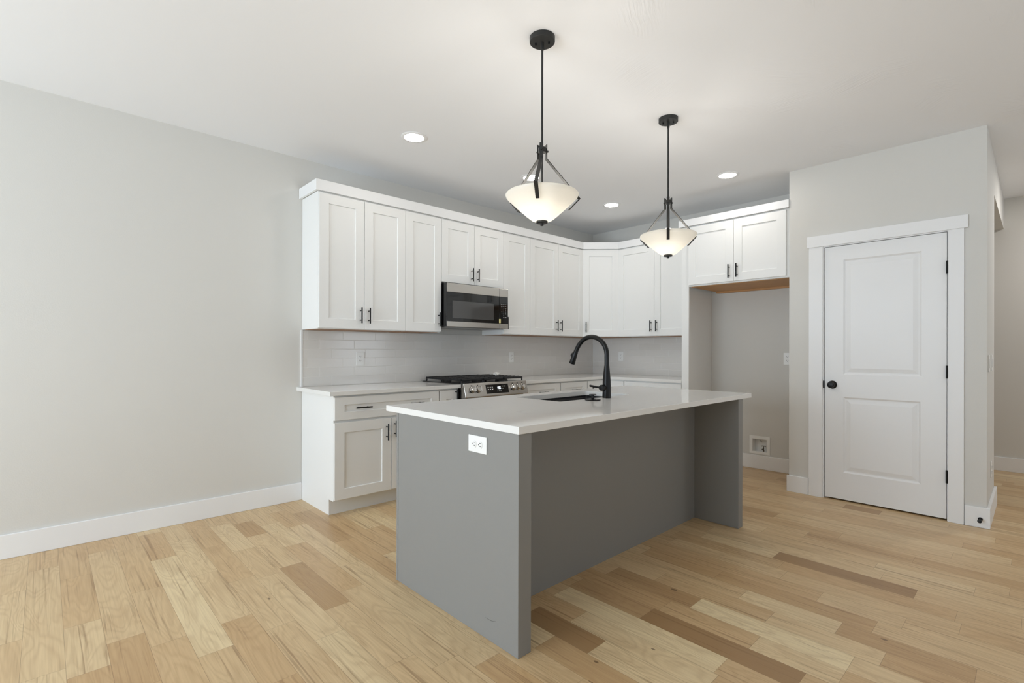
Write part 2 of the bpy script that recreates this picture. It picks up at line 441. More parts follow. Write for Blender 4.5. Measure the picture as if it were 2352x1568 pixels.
PLANKS = [  # column, near end, far end, tone
    (0, -1.57, -.34, .62), (1, -1.21, -.59, .45), (1, -1.66, -1.21, .66), (2, -1.48, -.25, .60), (2, -1.9, -1.48, .30), (3, -1.02, -.33, .50),
    (3, -1.63, -1.02, .55), (3, -2.1, -1.63, .46), (4, -.62, -.10, .42), (4, -1.84, -.62, .88), (5, -1.01, -.37, .74), (5, -1.63, -1.01, .68),
    (5, -2.2, -1.63, .40), (6, -1.22, -.62, .48), (6, -1.82, -1.22, .62), (7, -.80, -.23, .74), (8, -1.83, -1.22, .22), (7, -2.6, -2.04, .80),
    (9, -.93, -.44, .74), (8, -.60, -.28, .26), (8, -2.4, -1.83, .60), (10, -.60, -.20, .40),
    (25, -3.69, -3.04, .06), (18, -3.61, -2.98, 1.0), (16, -3.51, -2.87, .05), (17, -3.30, -2.89, .42), (15, -3.27, -2.46, .95), (14, -3.29, -2.67, .82),
    (13, -2.87, -2.49, .06), (13, -3.25, -2.87, .80), (12, -3.3, -2.7, .30), (20, -3.51, -3.10, .80), (20, -3.95, -3.51, .26), (19, -3.69, -3.27, .66), (27, -3.89, -3.48, .74),
    (31, -4.06, -3.76, .55), (22, -3.70, -3.37, .62), (21, -2.92, -2.48, .34), (36, -3.30, -3.07, .14), (16, -2.87, -2.45, .25), (18, -2.98, -2.5, .22)]
make_floor()

def baseboard(name, plane, c0, c1, a0, a1):
    h = 0.14
    if plane == 'y': bm = bx(a0, a1, c0, c1, 0, h)
    else: bm = bx(c0, c1, a0, a1, 0, h)
    return struct(obj(name, bm, trim_m, bevel=0.003))

struct(obj('ceiling', bx(XL-T, HX+T, YF-T, T, H, H+0.1), ceil_m))
struct(obj('wall_back', bx(XL-T, HX+T, 0, T, 0, H), wall_m))
# fridge wall with the recess of the water box
WB = (-2.2445, -2.0425, 0.1525, 0.3365)
struct(obj('wall_right', prism(B(), 'x', 0, T, rect(PY1+T, 0, 0, H), [rect(WB[0]+0.03, WB[1]-0.03, WB[2]+0.022, WB[3]-0.03)]), wall_m))
DY0, DY1, DZ = -2.8975, -3.6598, 2.0690       # pantry door slab
g = 0.004
struct(obj('wall_pantry', prism(B(), 'x', PX, PX+T, [(PY1, 0), (PY1, H), (PY0, H), (PY0, 0), (DY0+0.02, 0), (DY0+0.02, DZ+0.02), (DY1-0.02, DZ+0.02), (DY1-0.02, 0)]), wall_m))
struct(obj('wall_pantry_left', bx(PX+T, 0, PY0-T, PY0, 0, H), wall_m))
struct(obj('wall_pantry_side', prism(B(), 'y', PY1, PY1+T, [(PX+T, 0), (PEND, 0), (PEND, 2.462), (HX, 2.462), (HX, H), (PX+T, H)]), wall_m))
struct(obj('wall_hall_end', bx(HX, HX+T, YF, -0.1, 0, H), wall_m))
struct(obj('wall_hall_header', bx(PEND, HX, PY1+T, PY1+0.35, 2.462, H), wall_m))
# walls behind the camera with their windows
struct(obj('wall_left', prism(B(), 'x', XL-T, XL, rect(YF, 0, 0, H), [rect(-3.5, -0.4, 0.05, 2.3)]), wall_m))
struct(obj('wall_front', prism(B(), 'y', YF-T, YF, rect(XL, HX, 0, H), [rect(-6.4, -2.0, 0.05, 2.2), rect(0.0, 1.5, 0.7, 2.2)]), dim_wall_m))
def window(n, plane, c, a0, a1, z0, z1, panes):
    bm = B(); f = 0.06
    hs = []; wd = (a1-a0-f*(panes+1))/panes
    for k in range(panes):
        s = a0+f+k*(wd+f); hs.append(rect(s, s+wd, z0+f, z1-f))
    prism(bm, plane, c-0.07, c-0.03, rect(a0, a1, z0, z1), hs)
    return struct(obj('window_%d' % n, bm, trim_m))
window(1, 'x', XL, -3.5, -0.4, 0.05, 2.3, 3)
window(2, 'y', YF, -6.4, -2.0, 0.05, 2.2, 3)
window(3, 'y', YF, 0.0, 1.5, 0.7, 2.2, 2)  # unseen window added to let the hall fill in

BL = -3.8445                                  # left end of the cabinet run
baseboard('baseboard_back', 'y', -0.015, 0, XL, BL-0.002)
baseboard('baseboard_right', 'x', -0.015, 0, PY0+0.002, -1.64)
baseboard('baseboard_pantry_left', 'x', PX-0.015, PX, DY0+0.118, PY0+0.015)
baseboard('baseboard_pantry_right', 'x', PX-0.015, PX, PY1-0.018, DY1-0.096)
baseboard('baseboard_pantry_side', 'y', PY1-0.018, PY1, PX, PEND+0.015)
baseboard('baseboard_hall', 'x', HX-0.015, HX, YF, -0.3)
baseboard('baseboard_left', 'x', XL, XL+0.015, YF, -3.55)
struct(obj('trim_3', bx(BL-0.012, BL+0.004, -0.010, 0, 0.9145, 1.375), trim_m))

# pantry door: casing, jamb, slab
bm = B()
box(bm, PX-0.018, PX, DY0+0.012, DY0+0.114, 0, 2.080)
box(bm, PX-0.018, PX, DY1-0.094, DY1-0.010, 0, 2.080)
struct(obj('trim_1', bm, trim_m, bevel=0.002))
struct(obj('trim_2', bx(PX-0.024, PX, DY1-0.114, DY0+0.126, 2.080, 2.172), trim_m, bevel=0.002))
bm = B()
box(bm, PX-0.002, PX+T, DY0+g, DY0+0.0195, 0, DZ+g)
box(bm, PX-0.002, PX+T, DY1-0.0195, DY1-g, 0, DZ+g)
box(bm, PX-0.002, PX+T, DY1-0.0195, DY0+0.0195, DZ+g, DZ+0.0195)
box(bm, PX+0.045, PX+0.058, DY0-0.012, DY0+g, 0, DZ+g)
struct(obj('trim_4', bm, trim_m))
def door_slab():
    x0, x1 = PX+0.004, PX+0.039
    y0, y1 = DY1, DY0
    P1 = (-3.520, -3.027, 1.025, 1.955); P2 = (-3.515, -3.027, 0.231, 0.842)
    bm = B()
    # slab as front face with two holes, plus raised panels in the recess
    prism(bm, 'x', x0, x1, rect(y0, y1, 0.013, DZ), [rect(*P1), rect(*P2)])
    for a0, a1, b0, b1 in (P1, P2):
        prof = [(0.0, x0), (0.012, x0+0.010), (0.020, x0+0.010), (0.050, x0+0.003)]
        rings = []
        for off, xx in prof:
            rings.append([bm.verts.new((xx, y, z)) for y, z in rect(a0+off, a1-off, b0+off, b1-off)])
        for A, Bq in zip(rings, rings[1:]):
            for k in range(4): bm.faces.new((A[k], A[(k+1) % 4], Bq[(k+1) % 4], Bq[k]))
        bm.faces.new(rings[-1])
    d = struct(obj('door_1', bm, trim_m))
    d['label'] = 'white two-panel pantry door with black knob'
    k = B(); ky, kz = -2.9520, 0.939
    lathe(k, [(0.0, 0.0), (0.033, 0.0), (0.033, -0.006), (0.026, -0.010), (0.013, -0.012), (0.011, -0.028), (0.018, -0.034), (0.0265, -0.044), (0.027, -0.052), (0.022, -0.061), (0.010, -0.064)], 40, (x0, ky, kz), 'x')
    obj('door_knob', k, black_m, d, smooth=True, label='round matte black door knob')
    for z in (1.817, 1.066, 0.317):
        h = B(); tube(h, [(PX-0.008, DY1-0.003, z-0.046), (PX-0.008, DY1-0.003, z+0.046)], 0.0075, 12)
        box(h, PX-0.006, PX+0.004, DY1-0.008, DY1+0.0015, z-0.044, z+0.044)
        obj('hinge', h, black_m, d, label='black door hinge')
    obj('latch_strike', bx(PX-0.006, PX+0.004, DY0+0.0005, DY0+0.011, kz-0.03, kz+0.03), black_m, d, label='black strike plate edge')
door_slab()

# ------------------------------------------------------------------ cabinets
def shaker(wd, hg, t=0.02, fr=0.075, rec=0.009):
    """local: x 0..wd, y from 0 (back) to -t (front), z 0..hg"""
    bm = B()
    fx = min(fr, wd*0.34); fz = min(fr, hg*0.34)
    O = [bm.verts.new((x, -t, z)) for x, z in rect(0, wd, 0, hg)]
    I = [bm.verts.new((x, -t, z)) for x, z in rect(fx, wd-fx, fz, hg-fz)]
    J = [bm.verts.new((x, -t+rec, z)) for x, z in rect(fx+0.0015, wd-fx-0.0015, fz+0.0015, hg-fz-0.0015)]
    K = [bm.verts.new((x, 0, z)) for x, z in rect(0, wd, 0, hg)]
    for a, b in ((O, I), (I, J), (O, K)):
        for k in range(4): bm.faces.new((a[k], a[(k+1) % 4], b[(k+1) % 4], b[k]))
    bm.faces.new(J); bm.faces.new(K)
    return bm
def pull(parent, cx, y, cz, vert=True, L=0.127):
    """bar pull standing off the face at y (front towards -y)"""
    bm = B(); s = 0.032; h = L/2; c = 0.038
    if vert:
        tube(bm, [(cx, y-s, cz-h), (cx, y-s, cz+h)], 0.0058, 14)
        for q in (-c, c): tube(bm, [(cx, y, cz+q), (cx, y-s, cz+q)], 0.0045, 10)
    else:
        tube(bm, [(cx-h, y-s, cz), (cx+h, y-s, cz)], 0.0058, 14)
        for q in (-c, c): tube(bm, [(cx+q, y, cz), (cx+q, y-s, cz)], 0.0045, 10)
    return obj('handle', bm, black_m, parent, smooth=True, label='matte black bar handle')
def front(root, name, x0, x1, z0, z1, yf, m=cab_m, handle=None, flip=False, fr=0.075):
    """a door or drawer front on the face plane y=yf of the cabinet; handle (x, z, vertical)"""
    bm = shaker(x1-x0, z1-z0, fr=fr)
    d = obj(name, bm, m, root, (x0, yf, z0), bevel=0.0012)
    if handle:
        hx, hz, v = handle
        pull(d, hx-x0, -0.02, hz-z0, v)
    return d
GAP = 0.0016
UZ0, UZ1 = 1.375, 2.4365
UD = 0.325
def carcass(root, wd, depth, z0, z1, m=cab_m, y_back=-0.002, name='cabinet_box'):
    return obj(name, bx(0.0005, wd-0.0005, -depth, y_back, z0, z1), m, root, bevel=0.0008)
def wall_cab(label, loc, rz, wd, doors, z0=UZ0, z1=UZ1, depth=UD, under=True):
    r = thing('wall_cabinet', label, 'cabinet', loc, rz, 'white upper cabinets')
    carcass(r, wd, depth, z0+0.004, z1)
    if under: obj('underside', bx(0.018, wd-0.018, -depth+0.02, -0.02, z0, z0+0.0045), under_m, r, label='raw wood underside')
    for x0, x1, hs in doors:
        hx = {'R': x1-0.036, 'L': x0+0.036, None: None}[hs]
        front(r, 'door', x0+GAP, x1-GAP, z0+0.010, z1-0.013, -depth, handle=None if hx is None else (hx, z0+0.119+(0.0 if z0 < 1.5 else -0.015), True))
    return r
X1, X2, X3, X4, X5, XC = BL, -3.0885, -2.7105, -1.9395, -1.5505, -0.6380
wA = X2-X1
wall_cab('two-door white upper cabinet at the left end of the run', (X1, 0, 0), 0, wA, [(0, wA/2-0.0055, 'R'), (wA/2-0.0055, wA, 'L')])
wB = X3-X2
wall_cab('narrow single-door white upper cabinet left of the microwave', (X2, 0, 0), 0, wB, [(0, wB, 'R')])
wM = X4-X3
wall_cab('short two-door white upper cabinet directly above the microwave', (X3, 0, 0), 0, wM, [(0, wM/2, 'R'), (wM/2, wM, 'L')], z0=1.838, under=False)
wC = X5-X4
wall_cab('narrow single-door white upper cabinet right of the microwave', (X4, 0, 0), 0, wC, [(0, wC, 'L')])
wD = XC-X5
wall_cab('two-door white upper cabinet on the range wall beside the corner cabinet', (X5, 0, 0), 0, wD, [(0, wD/2, 'R'), (wD/2, wD, 'L')])
# diagonal corner cabinet
r = thing('corner_cabinet', 'white upper cabinet set diagonally in the room corner', 'cabinet', (0, 0, 0), 0, 'white upper cabinets')
poly = [(XC+0.001, -0.002), (XC+0.001, -UD), (-UD, XC+0.001), (-0.002, XC+0.001), (-0.002, -0.002)]
obj('cabinet_box', prism(B(), 'z', UZ0+0.004, UZ1, poly), cab_m, r)
poly2 = [(XC+0.02, -0.02), (XC+0.02, -UD+0.03), (-UD+0.03, XC+0.02), (-0.02, XC+0.02), (-0.02, -0.02)]
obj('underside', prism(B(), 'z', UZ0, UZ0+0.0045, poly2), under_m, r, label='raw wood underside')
a = Vector((XC, -UD, 0)); b_ = Vector((-UD, XC, 0)); dl = (b_-a).length
d = obj('door', shaker(dl-0.018, UZ1-UZ0-0.023), cab_m, r, tuple(a+(b_-a).normalized()*0.009+Vector((0, 0, UZ0+0.010))), (0, 0, R(-45)), bevel=0.0012)
pull(d, 0.036, -0.02, 0.109)
YE = -1.617
wE = -YE+XC
wall_cab('two-door white upper cabinet between the corner cabinet and the fridge alcove panel', (0, XC, 0), R(-90), wE, [(0, wE/2, 'R'), (wE/2, wE-0.004, 'L')])
# cabinet over the fridge alcove
YP, YQ = -1.6940, PY0+0.0015
FX = 0.640
wF = YP-YQ
r = thing('fridge_cabinet', 'deep two-door white cabinet high above the empty fridge alcove', 'cabinet', (0, YP, 0), R(-90), 'white upper cabinets')
carcass(r, wF, FX, 1.858, 2.462)
obj('underside', bx(0.012, wF-0.012, -FX+0.03, -0.02, 1.8545, 1.8582), wood_m, r, label='raw wood underside')
obj('underside_rail', bx(0.012, wF-0.012, -0.05, -0.004, 1.838, 1.8545), wood_m, r, label='raw wood rail along the wall')
xm = 0.452
front(r, 'door', 0.004, xm-GAP, 1.872, 2.449, -FX, handle=(xm-0.038, 1.966, True))
front(r, 'door', xm+GAP, 0.905, 1.872, 2.449, -FX, handle=(xm+0.036, 1.966, True))
# tall panel beside the alcove with its front stile
r = thing('fridge_side_panel', 'tall white panel with front stile left of the fridge alcove', 'panel', (0, 0, 0))
obj('side_panel', bx(-FX+0.0195, -0.002, YE-0.0205, YE-0.0015, 0, 2.462), cab_m, r)
obj('stile', bx(-FX, -FX+0.019, YP+0.001, YE-0.0005, 0, 2.462), cab_m, r, bevel=0.001)

# crown along the tops
def sweep(bm, path, outs, prof):
    rings = []
    for (x, y), (ox, oy) in zip(path, outs):
        rings.append([bm.verts.new((x+ox*o, y+oy*o, z)) for o, z in prof])
    for A, Bq in zip(rings, rings[1:]):
        n = len(prof)
        for k in range(n): bm.faces.new((A[k], A[(k+1) % n], Bq[(k+1) % n], Bq[k]))
    bm.faces.new(rings[0]); bm.faces.new(rings[-1])
    return bm
prof = [(-0.004, UZ1+0.0005), (0.013, UZ1+0.0005), (0.013, UZ1+0.0815), (-0.004, UZ1+0.0815)]
k8 = math.tan(R(22.5))
path = [(BL-0.012, -0.002), (BL-0.012, -UD-0.012), (XC, -UD-0.012), (-UD-0.012, XC), (-UD-0.012, YE+0.04)]
outs = [(-1, 0), (-1, -1), (-k8, -1), (-1, -k8), (-1, 0)]
tag(obj('crown_molding', sweep(B(), path, outs, prof), trim_m), 'white crown board along the tops of the long run of upper cabinets', 'molding')
z0 = 2.463
prof = [(0.0, z0), (0.016, z0), (0.016, z0+0.068), (0.0, z0+0.068)]
path = [(-0.28, YE+0.002), (-FX-0.018, YE+0.002), (-FX-0.018, YQ+0.001)]
outs = [(0, 1), (-1, 1), (-1, 0)]
tag(obj('crown_molding', sweep(B(), path, outs, prof), trim_m), 'white crown board on top of the cabinet over the fridge alcove', 'molding')

# base cabinets
BD, BZ = 0.610, 0.8825
def base_cab(label, loc, rz, wd, fronts, toe=0.535, end=None, split=True):
    r = thing('base_cabinet', label, 'cabinet', loc, rz, 'white base cabinets')
    carcass(r, wd, BD, 0.115, BZ)
    obj('toe_kick', bx(0.018 if end else 0.0005, wd-0.0005, -toe, -toe+0.018, 0.0, 0.1145), cab_m, r, label='recessed white toe kick')
    if end:
        obj('end_panel', prism(B(), 'x', 0.0, 0.0175, [(-0.002, 0), (-toe, 0), (-toe, 0.115), (-BD-0.002, 0.115), (-BD-0.002, BZ), (-0.002, BZ)]), cab_m, r)
    for nm, x0, x1, z0, z1, hd in fronts:
        front(r, nm, x0+GAP, x1-GAP, z0, z1, -BD, handle=hd)
    return r
wb = 0.9145
base_cab('white base cabinet with wide drawer over two doors at the left end', (BL, 0, 0), 0, wb,
         [('drawer', 0.0, wb-0.005, 0.702, 0.869, (0.2175, 0.786, False)), ('door', 0.0, 0.4575, 0.124, 0.684, (0.4165, 0.580, True)), ('door', 0.4605, wb-0.005, 0.124, 0.684, (0.485, 0.597, True))], end=True)
d = [o for o in C.objects if o.name == 'drawer'][0]
pull(d, 0.68-GAP, -0.02, 0.786-0.702, False)
wn = -2.7175-(BL+wb)
base_cab('narrow white single-door base cabinet left of the gas range', (BL+wb+0.0005, 0, 0), 0, wn-0.001, [('door', 0.005, wn-0.012, 0.124, 0.869, (wn-0.047, 0.815, True))])
RX0, RX1 = -2.7135, -1.9445
w1 = -1.374-RX1-0.003
def two(wd): return [('drawer', 0.006, wd-0.006, 0.702, 0.869, (wd/2, 0.786, False)), ('door', 0.006, wd/2, 0.124, 0.684, (wd/2-0.04, 0.58, True)), ('door', wd/2, wd-0.006, 0.124, 0.684, (wd/2+0.04, 0.58, True))]
base_cab('white base cabinet with drawer next to the right side of the range', (RX1+0.003, 0, 0), 0, w1, two(w1))
w2 = -0.9165+1.374
base_cab('white drawer base cabinet second from the range towards the corner', (-1.374, 0, 0), 0, w2, two(w2))
# L-shaped corner base
r = thing('corner_base_cabinet', 'white corner base cabinet where the two base runs meet', 'cabinet', (0, 0, 0), 0, 'white base cabinets')
q = -0.9155
obj('cabinet_box', prism(B(), 'z', 0.115, BZ, [(q, -0.002), (q, -BD), (-BD, -BD), (-BD, q), (-0.002, q), (-0.002, -0.002)]), cab_m, r)
obj('toe_kick', prism(B(), 'z', 0, 0.1145, [(q, -0.5), (q, -0.535), (-0.535, -0.535), (-0.535, q), (-0.5, q), (-0.5, -0.5)]), cab_m, r)
obj('door', shaker(-q-BD-0.006-0.02, 0.745), cab_m, r, (q+0.006, -BD, 0.124), bevel=0.0012)
obj('door', shaker(-q-BD-0.006-0.02, 0.745), cab_m, r, (-BD, -BD-0.022, 0.124), (0, 0, R(-90)), bevel=0.0012)
w3 = -YE+q-0.003
base_cab('white drawer base cabinet against the fridge alcove panel', (0, q-0.0015, 0), R(-90), w3, two(w3))

# countertops (fixed slabs)
CT0, CT1 = 0.8835, 0.9140
tag(obj('countertop', bx(-3.8860, RX0-0.001, -0.6490, -0.001, CT0, CT1), quartz_m, bevel=0.002), 'short white quartz countertop left of the gas range', 'countertop')
tag(obj('countertop', prism(B(), 'z', CT0, CT1, [(RX1+0.001, -0.001), (RX1+0.001, -0.649), (-0.646, -0.649), (-0.646, YE+0.0005), (-0.001, YE+0.0005), (-0.001, -0.001)]), quartz_m, bevel=0.002), 'L-shaped white quartz countertop right of the range running round the corner', 'countertop')

# backsplash
def backsplash():
    bm = B(); uvl = bm.loops.layers.uv.new('UVMap'); t = 0.008
    z0, z1 = 0.9145, 1.3745
    def quad(pts, uv):
        f = bm.faces.new([bm.verts.new(p) for p in pts])
        for lp, q in zip(f.loops, uv): lp[uvl].uv = q
    zz = lambda z: z-0.9145
    x0, x1 = BL+0.005, -0.0005
    u0 = x0+3.802
    ph = lambda x: x+3.802+0.3048*40/3.0*0 - 0.3048*(5/3.0)
    quad([(x0, -t, z0), (x1, -t, z0), (x1, -t, z1), (x0, -t, z1)], [(ph(x0), 0), (ph(x1), 0), (ph(x1), zz(z1)), (ph(x0), zz(z1))])
    # lower strip behind the range up to the microwave body
    quad([(-t, -t, z0), (-t, YE+0.001, z0), (-t, YE+0.001, z1), (-t, -t, z1)], [(0.1, 0), (0.1-YE, 0), (0.1-YE, zz(z1)), (0.1, zz(z1))])
    quad([(x0, -0.0005, z0), (x0, -t, z0), (x0, -t, z1), (x0, -0.0005, z1)], [(0.05, 0.01)]*4)
    quad([(x0, -0.0005, z1), (x0, -t, z1), (-t, -t, z1), (-0.0005, -0.0005, z1)], [(0.05, 0.01)]*4)
    quad([(-0.0005, -0.0005, z1), (-t, -t, z1), (-t, YE+0.001, z1), (-0.0005, YE+0.001, z1)], [(0.05, 0.01)]*4)
    return obj('tile_backsplash', bm, tile_m)
tag(backsplash(), 'pale grey subway tile backsplash between countertops and upper cabinets', 'backsplash')

# ------------------------------------------------------------------ gas range
def gas_range():
    W = RX1-RX0-0.004
    r = thing('gas_range', 'stainless slide-in gas range with black grates and front knobs', 'range', (RX0+0.002, 0, 0))
    obj('body', bx(0, W, -0.645, -0.03, 0.02, 0.895), black_m, r, bevel=0.002, label='black side body')
    obj('oven_door', bx(0.004, W-0.004, -0.69, -0.646, 0.17, 0.775), steel_m, r, bevel=0.004)
    obj('oven_window', bx(0.09, W-0.09, -0.693, -0.6905, 0.32, 0.62), glass_black, r)
    h = B(); tube(h, [(0.06, -0.735, 0.725), (W-0.06, -0.735, 0.725)], 0.012, 16)
    for x in (0.1, W-0.1): tube(h, [(x, -0.6905, 0.725), (x, -0.735, 0.725)], 0.009, 12)
    obj('oven_handle', h, chrome_m, r, smooth=True)
    obj('lower_drawer', bx(0.004, W-0.004, -0.685, -0.646, 0.03, 0.16), steel_m, r, bevel=0.004)
    # cooktop tray with flange lapping over the counters
    bm = B(); box(bm, -0.004, W+0.004, -0.672, -0.05, 0.9145, 0.921); obj('cooktop', bm, enamel_m, r, bevel=0.002, label='black enamel cooktop')
    # sloped control panel
    bm = prism(B(), 'x', -0.001, W+0.001, [(-0.64, 0.790), (-0.704, 0.796), (-0.713, 0.803), (-0.680, 0.9215), (-0.672, 0.923), (-0.64, 0.923)])
    obj('control_panel', bm, steel_m, r, bevel=0.003, label='sloped stainless control panel')
    p0 = Vector((0, -0.7135, 0.803)); p1 = Vector((0, -0.6805, 0.9215))
    up_ = (p1-p0).normalized(); nrm = Vector((0, -up_.z, up_.y))
    tilt = math.atan2(up_.y, up_.z)
    def on_panel(x, f, off=0.0006):
        p = p0+(p1-p0)*f+nrm*off; return (x, p.y, p.z)
    rot = (-tilt, 0, 0)
    for i, x in enumerate((0.083, 0.150, 0.577, 0.642, 0.703)):
        k = B()
        lathe(k, [(0.0, 0.0), (0.0275, 0.0), (0.0275, -0.004), (0.0245, -0.006), (0.0235, -0.030), (0.021, -0.034), (0.001, -0.034)], 32, (0, 0, 0), 'y', cap=False)
        box(k, -0.0065, 0.0065, -0.050, -0.030, -0.0225, 0.0225)
        obj('knob', k, chrome_m, r, on_panel(x, 0.52), rot, smooth=True, label='polished steel burner knob')
        ik = B(); lathe(ik, [(0.0305, 0.0), (0.0305, -0.0015), (0.026, -0.0015)], 32, (0, 0, 0), 'y', cap=False)
        obj('knob_ring', ik, black_m, r, on_panel(x, 0.52, 0.0004), rot)
        mk = B()
        for s in range(2): box(mk, -0.006+s*0.008, -0.002+s*0.008, -0.0006, 0, 0.036, 0.043)
        obj('burner_mark', mk, slot_m, r, on_panel(x, 0.52, 0.0004), rot)
    g0 = on_panel(0.244, 0.16, 0.0004)
    gw, gh = 0.270, 0.083
    gp = obj('display_panel', bx(0, gw, -0.0015, 0, 0, gh), glass_black, r, g0, rot, label='black glass display reading 1:05')
    t = B(); seven(t, '1:05', gw*0.47, gh*0.46, -0.0016, 0.022); obj('clock_digits', t, clock_m, gp)
    def icon(name, cx, cz, hw, hh):
        t = bx(gw*cx-hw, gw*cx+hw, -0.0020, -0.0016, gh*cz-hh, gh*cz+hh); obj(name, t, icon_m, gp)
    for cx in (0.09, 0.18, 0.27):
        for cz in (0.70, 0.47): icon('touch_key', cx, cz, 0.006, 0.0035)
    for cx in (0.49, 0.56, 0.63): icon('touch_key', cx, 0.22, 0.003, 0.003)
    for cx, wd in ((0.74, 0.003), (0.83, 0.012)): icon('touch_key', cx, 0.74, wd, 0.002)
    icon('touch_key', 0.74, 0.5, 0.004, 0.003)
    # burners
    for x, y, rr in ((0.16, -0.20, 0.040), (0.16, -0.50, 0.048), (W/2, -0.35, 0.05), (W-0.16, -0.20, 0.036), (W-0.16, -0.50, 0.052)):
        c = B(); lathe(c, [(0.0, 0.9212), (rr+0.012, 0.9212), (rr+0.008, 0.930), (rr, 0.933)], 32, (x, y, 0), cap=False); b0 = obj('burner', c, iron_m, r, smooth=True)
        c = B(); lathe(c, [(rr, 0.9332), (rr, 0.940), (rr-0.006, 0.943), (0.001, 0.943)], 32, (x, y, 0), cap=False); obj('burner_cap', c, iron_m, b0, smooth=True)
    # three cast iron grates
    gw = (W-0.014)/3
    for k in range(3):
        x0 = 0.004+k*(gw+0.003); x1 = x0+gw; y0, y1 = -0.640, -0.085
        c = B(); t = 0.013; zt, zb = 0.960, 0.942
        for xx in (x0, x1-t): box(c, xx, xx+t, y0, y1, zb, zt)
        for yy in (y0, y1-t, (y0+y1)/2-t/2): box(c, x0, x1, yy, yy+t, zb, zt)
        for j in range(1, 10):
            yy = y0+(y1-y0)*j/10.0-0.006
            box(c, x0, x0+gw*0.40, yy, yy+0.012, zb+0.006, zt+0.004)
            box(c, x1-gw*0.40, x1, yy, yy+0.012, zb+0.006, zt+0.004)
        box(c, (x0+x1)/2-0.006, (x0+x1)/2+0.006, y0, y0+0.12, zb+0.004, zt+0.003); box(c, (x0+x1)/2-0.006, (x0+x1)/2+0.006, y1-0.12, y1, zb+0.004, zt+0.003)
        for xx in (x0, x1-t):
            for yy in (y0, y1-t, (y0+y1)/2-t/2):
                box(c, xx, xx+t, yy, yy+t, 0.9212, zb)
        obj('grate', c, iron_m, r, bevel=0.003, seg=1, label='black cast iron grate')
    return r
gas_range()
# crumpled scrap lying on the grates
bm = B(); bmesh.ops.create_icosphere(bm, subdivisions=3, radius=0.03)
rr_ = random.Random(3)
for v in bm.verts:
    s = 0.7+0.55*rr_.random(); v.co = Vector((v.co.x*1.25*s, v.co.y*0.9*s, v.co.z*0.55*s))
zmin = min(v.co.z for v in bm.verts)
for v in bm.verts: v.co.z -= zmin
tag(obj('paper_scrap', bm, paper_m, loc=(-2.14, -0.47, 0.9645)), 'small crumpled white scrap lying on the range grates', 'paper')

# ------------------------------------------------------------------ microwave
def microwave():
    x0, x1, z0, z1 = -2.7010, -1.9375, 1.432, 1.8335
    r = thing('microwave', 'stainless over-the-range microwave with black glass door', 'microwave', (x0, 0, 0))
    W = x1-x0; D = 0.365; yf = -0.410
    obj('body', bx(0.006, W-0.006, -D, -0.012, z0+0.006, z1), black_m, r, bevel=0.003, label='black microwave body')
    obj('underside_vent', bx(0.02, W-0.02, -D+0.01, -0.03, z0-0.006, z0+0.0055), alum_m, r, label='grey underside plate')
    xs = -2.0555-x0
    dr = obj('door', bx(0, xs-0.002, yf, -D-0.001, z0, z1), glass_black, r, bevel=0.002)
    obj('door_trim', bx(0.0005, xs-0.0025, yf-0.004, yf-0.0002, z1-0.082, z1-0.0005), steel_m, dr, bevel=0.0015, label='stainless upper band')
    obj('door_trim', bx(0.0005, xs-0.0025, yf-0.004, yf-0.0002, z0+0.0005, z0+0.049), steel_m, dr, bevel=0.0015, label='stainless lower band')
    obj('door_window', bx(0.067, xs-0.075, yf-0.0012, yf-0.0002, 1.512, 1.673), window_mesh, dr, label='viewing window with its reflection in the grey')
    for q in range(2): pass
    cp = obj('control_panel', bx(xs, W, yf, -D-0.001, z0, z1), glass_black, r, bevel=0.002)
    obj('panel_trim', bx(xs+0.0005, W-0.0005, yf-0.004, yf-0.0002, z1-0.082, z1-0.0005), steel_m, cp, bevel=0.0015)
    obj('panel_trim', bx(xs+0.0005, W-0.0005, yf-0.004, yf-0.0002, z0+0.0005, z0+0.049), steel_m, cp, bevel=0.0015)
    t = B(); cx = (0.033, 0.060, 0.086); y = yf-0.0001
    zr = 1.676; st = 0.0187
    for i in range(3):
        for k in range(3): box(t, xs+cx[k]-0.0075, xs+cx[k]+0.0075, y-0.0006, y, zr-i*st-0.0022, zr-i*st+0.0022)
    for n in range(9):
        i, k = n//3, n % 3
        seven(t, str(n+1), xs+cx[k]-0.0035, zr-(3+i)*st-0.0055, y, 0.012)
    seven(t, '0', xs+cx[1]-0.0035, zr-6*st-0.0055, y, 0.012)
    box(t, xs+cx[1]-0.0075, xs+cx[1]+0.0075, y-0.0006, y, zr-7*st-0.002, zr-7*st+0.002)
    box(t, xs+cx[2]-0.010, xs+cx[2]+0.010, y-0.0006, y, zr-7*st-0.003, zr-7*st+0.003)
    obj('keypad', t, label_m, cp, label='pale printed keypad')
    obj('sticker', bx(xs-0.006, xs+0.016, yf-0.0046, yf-0.0042+0.002, 1.487, 1.528), tag_m, cp, label='small yellow sticker')
microwave()

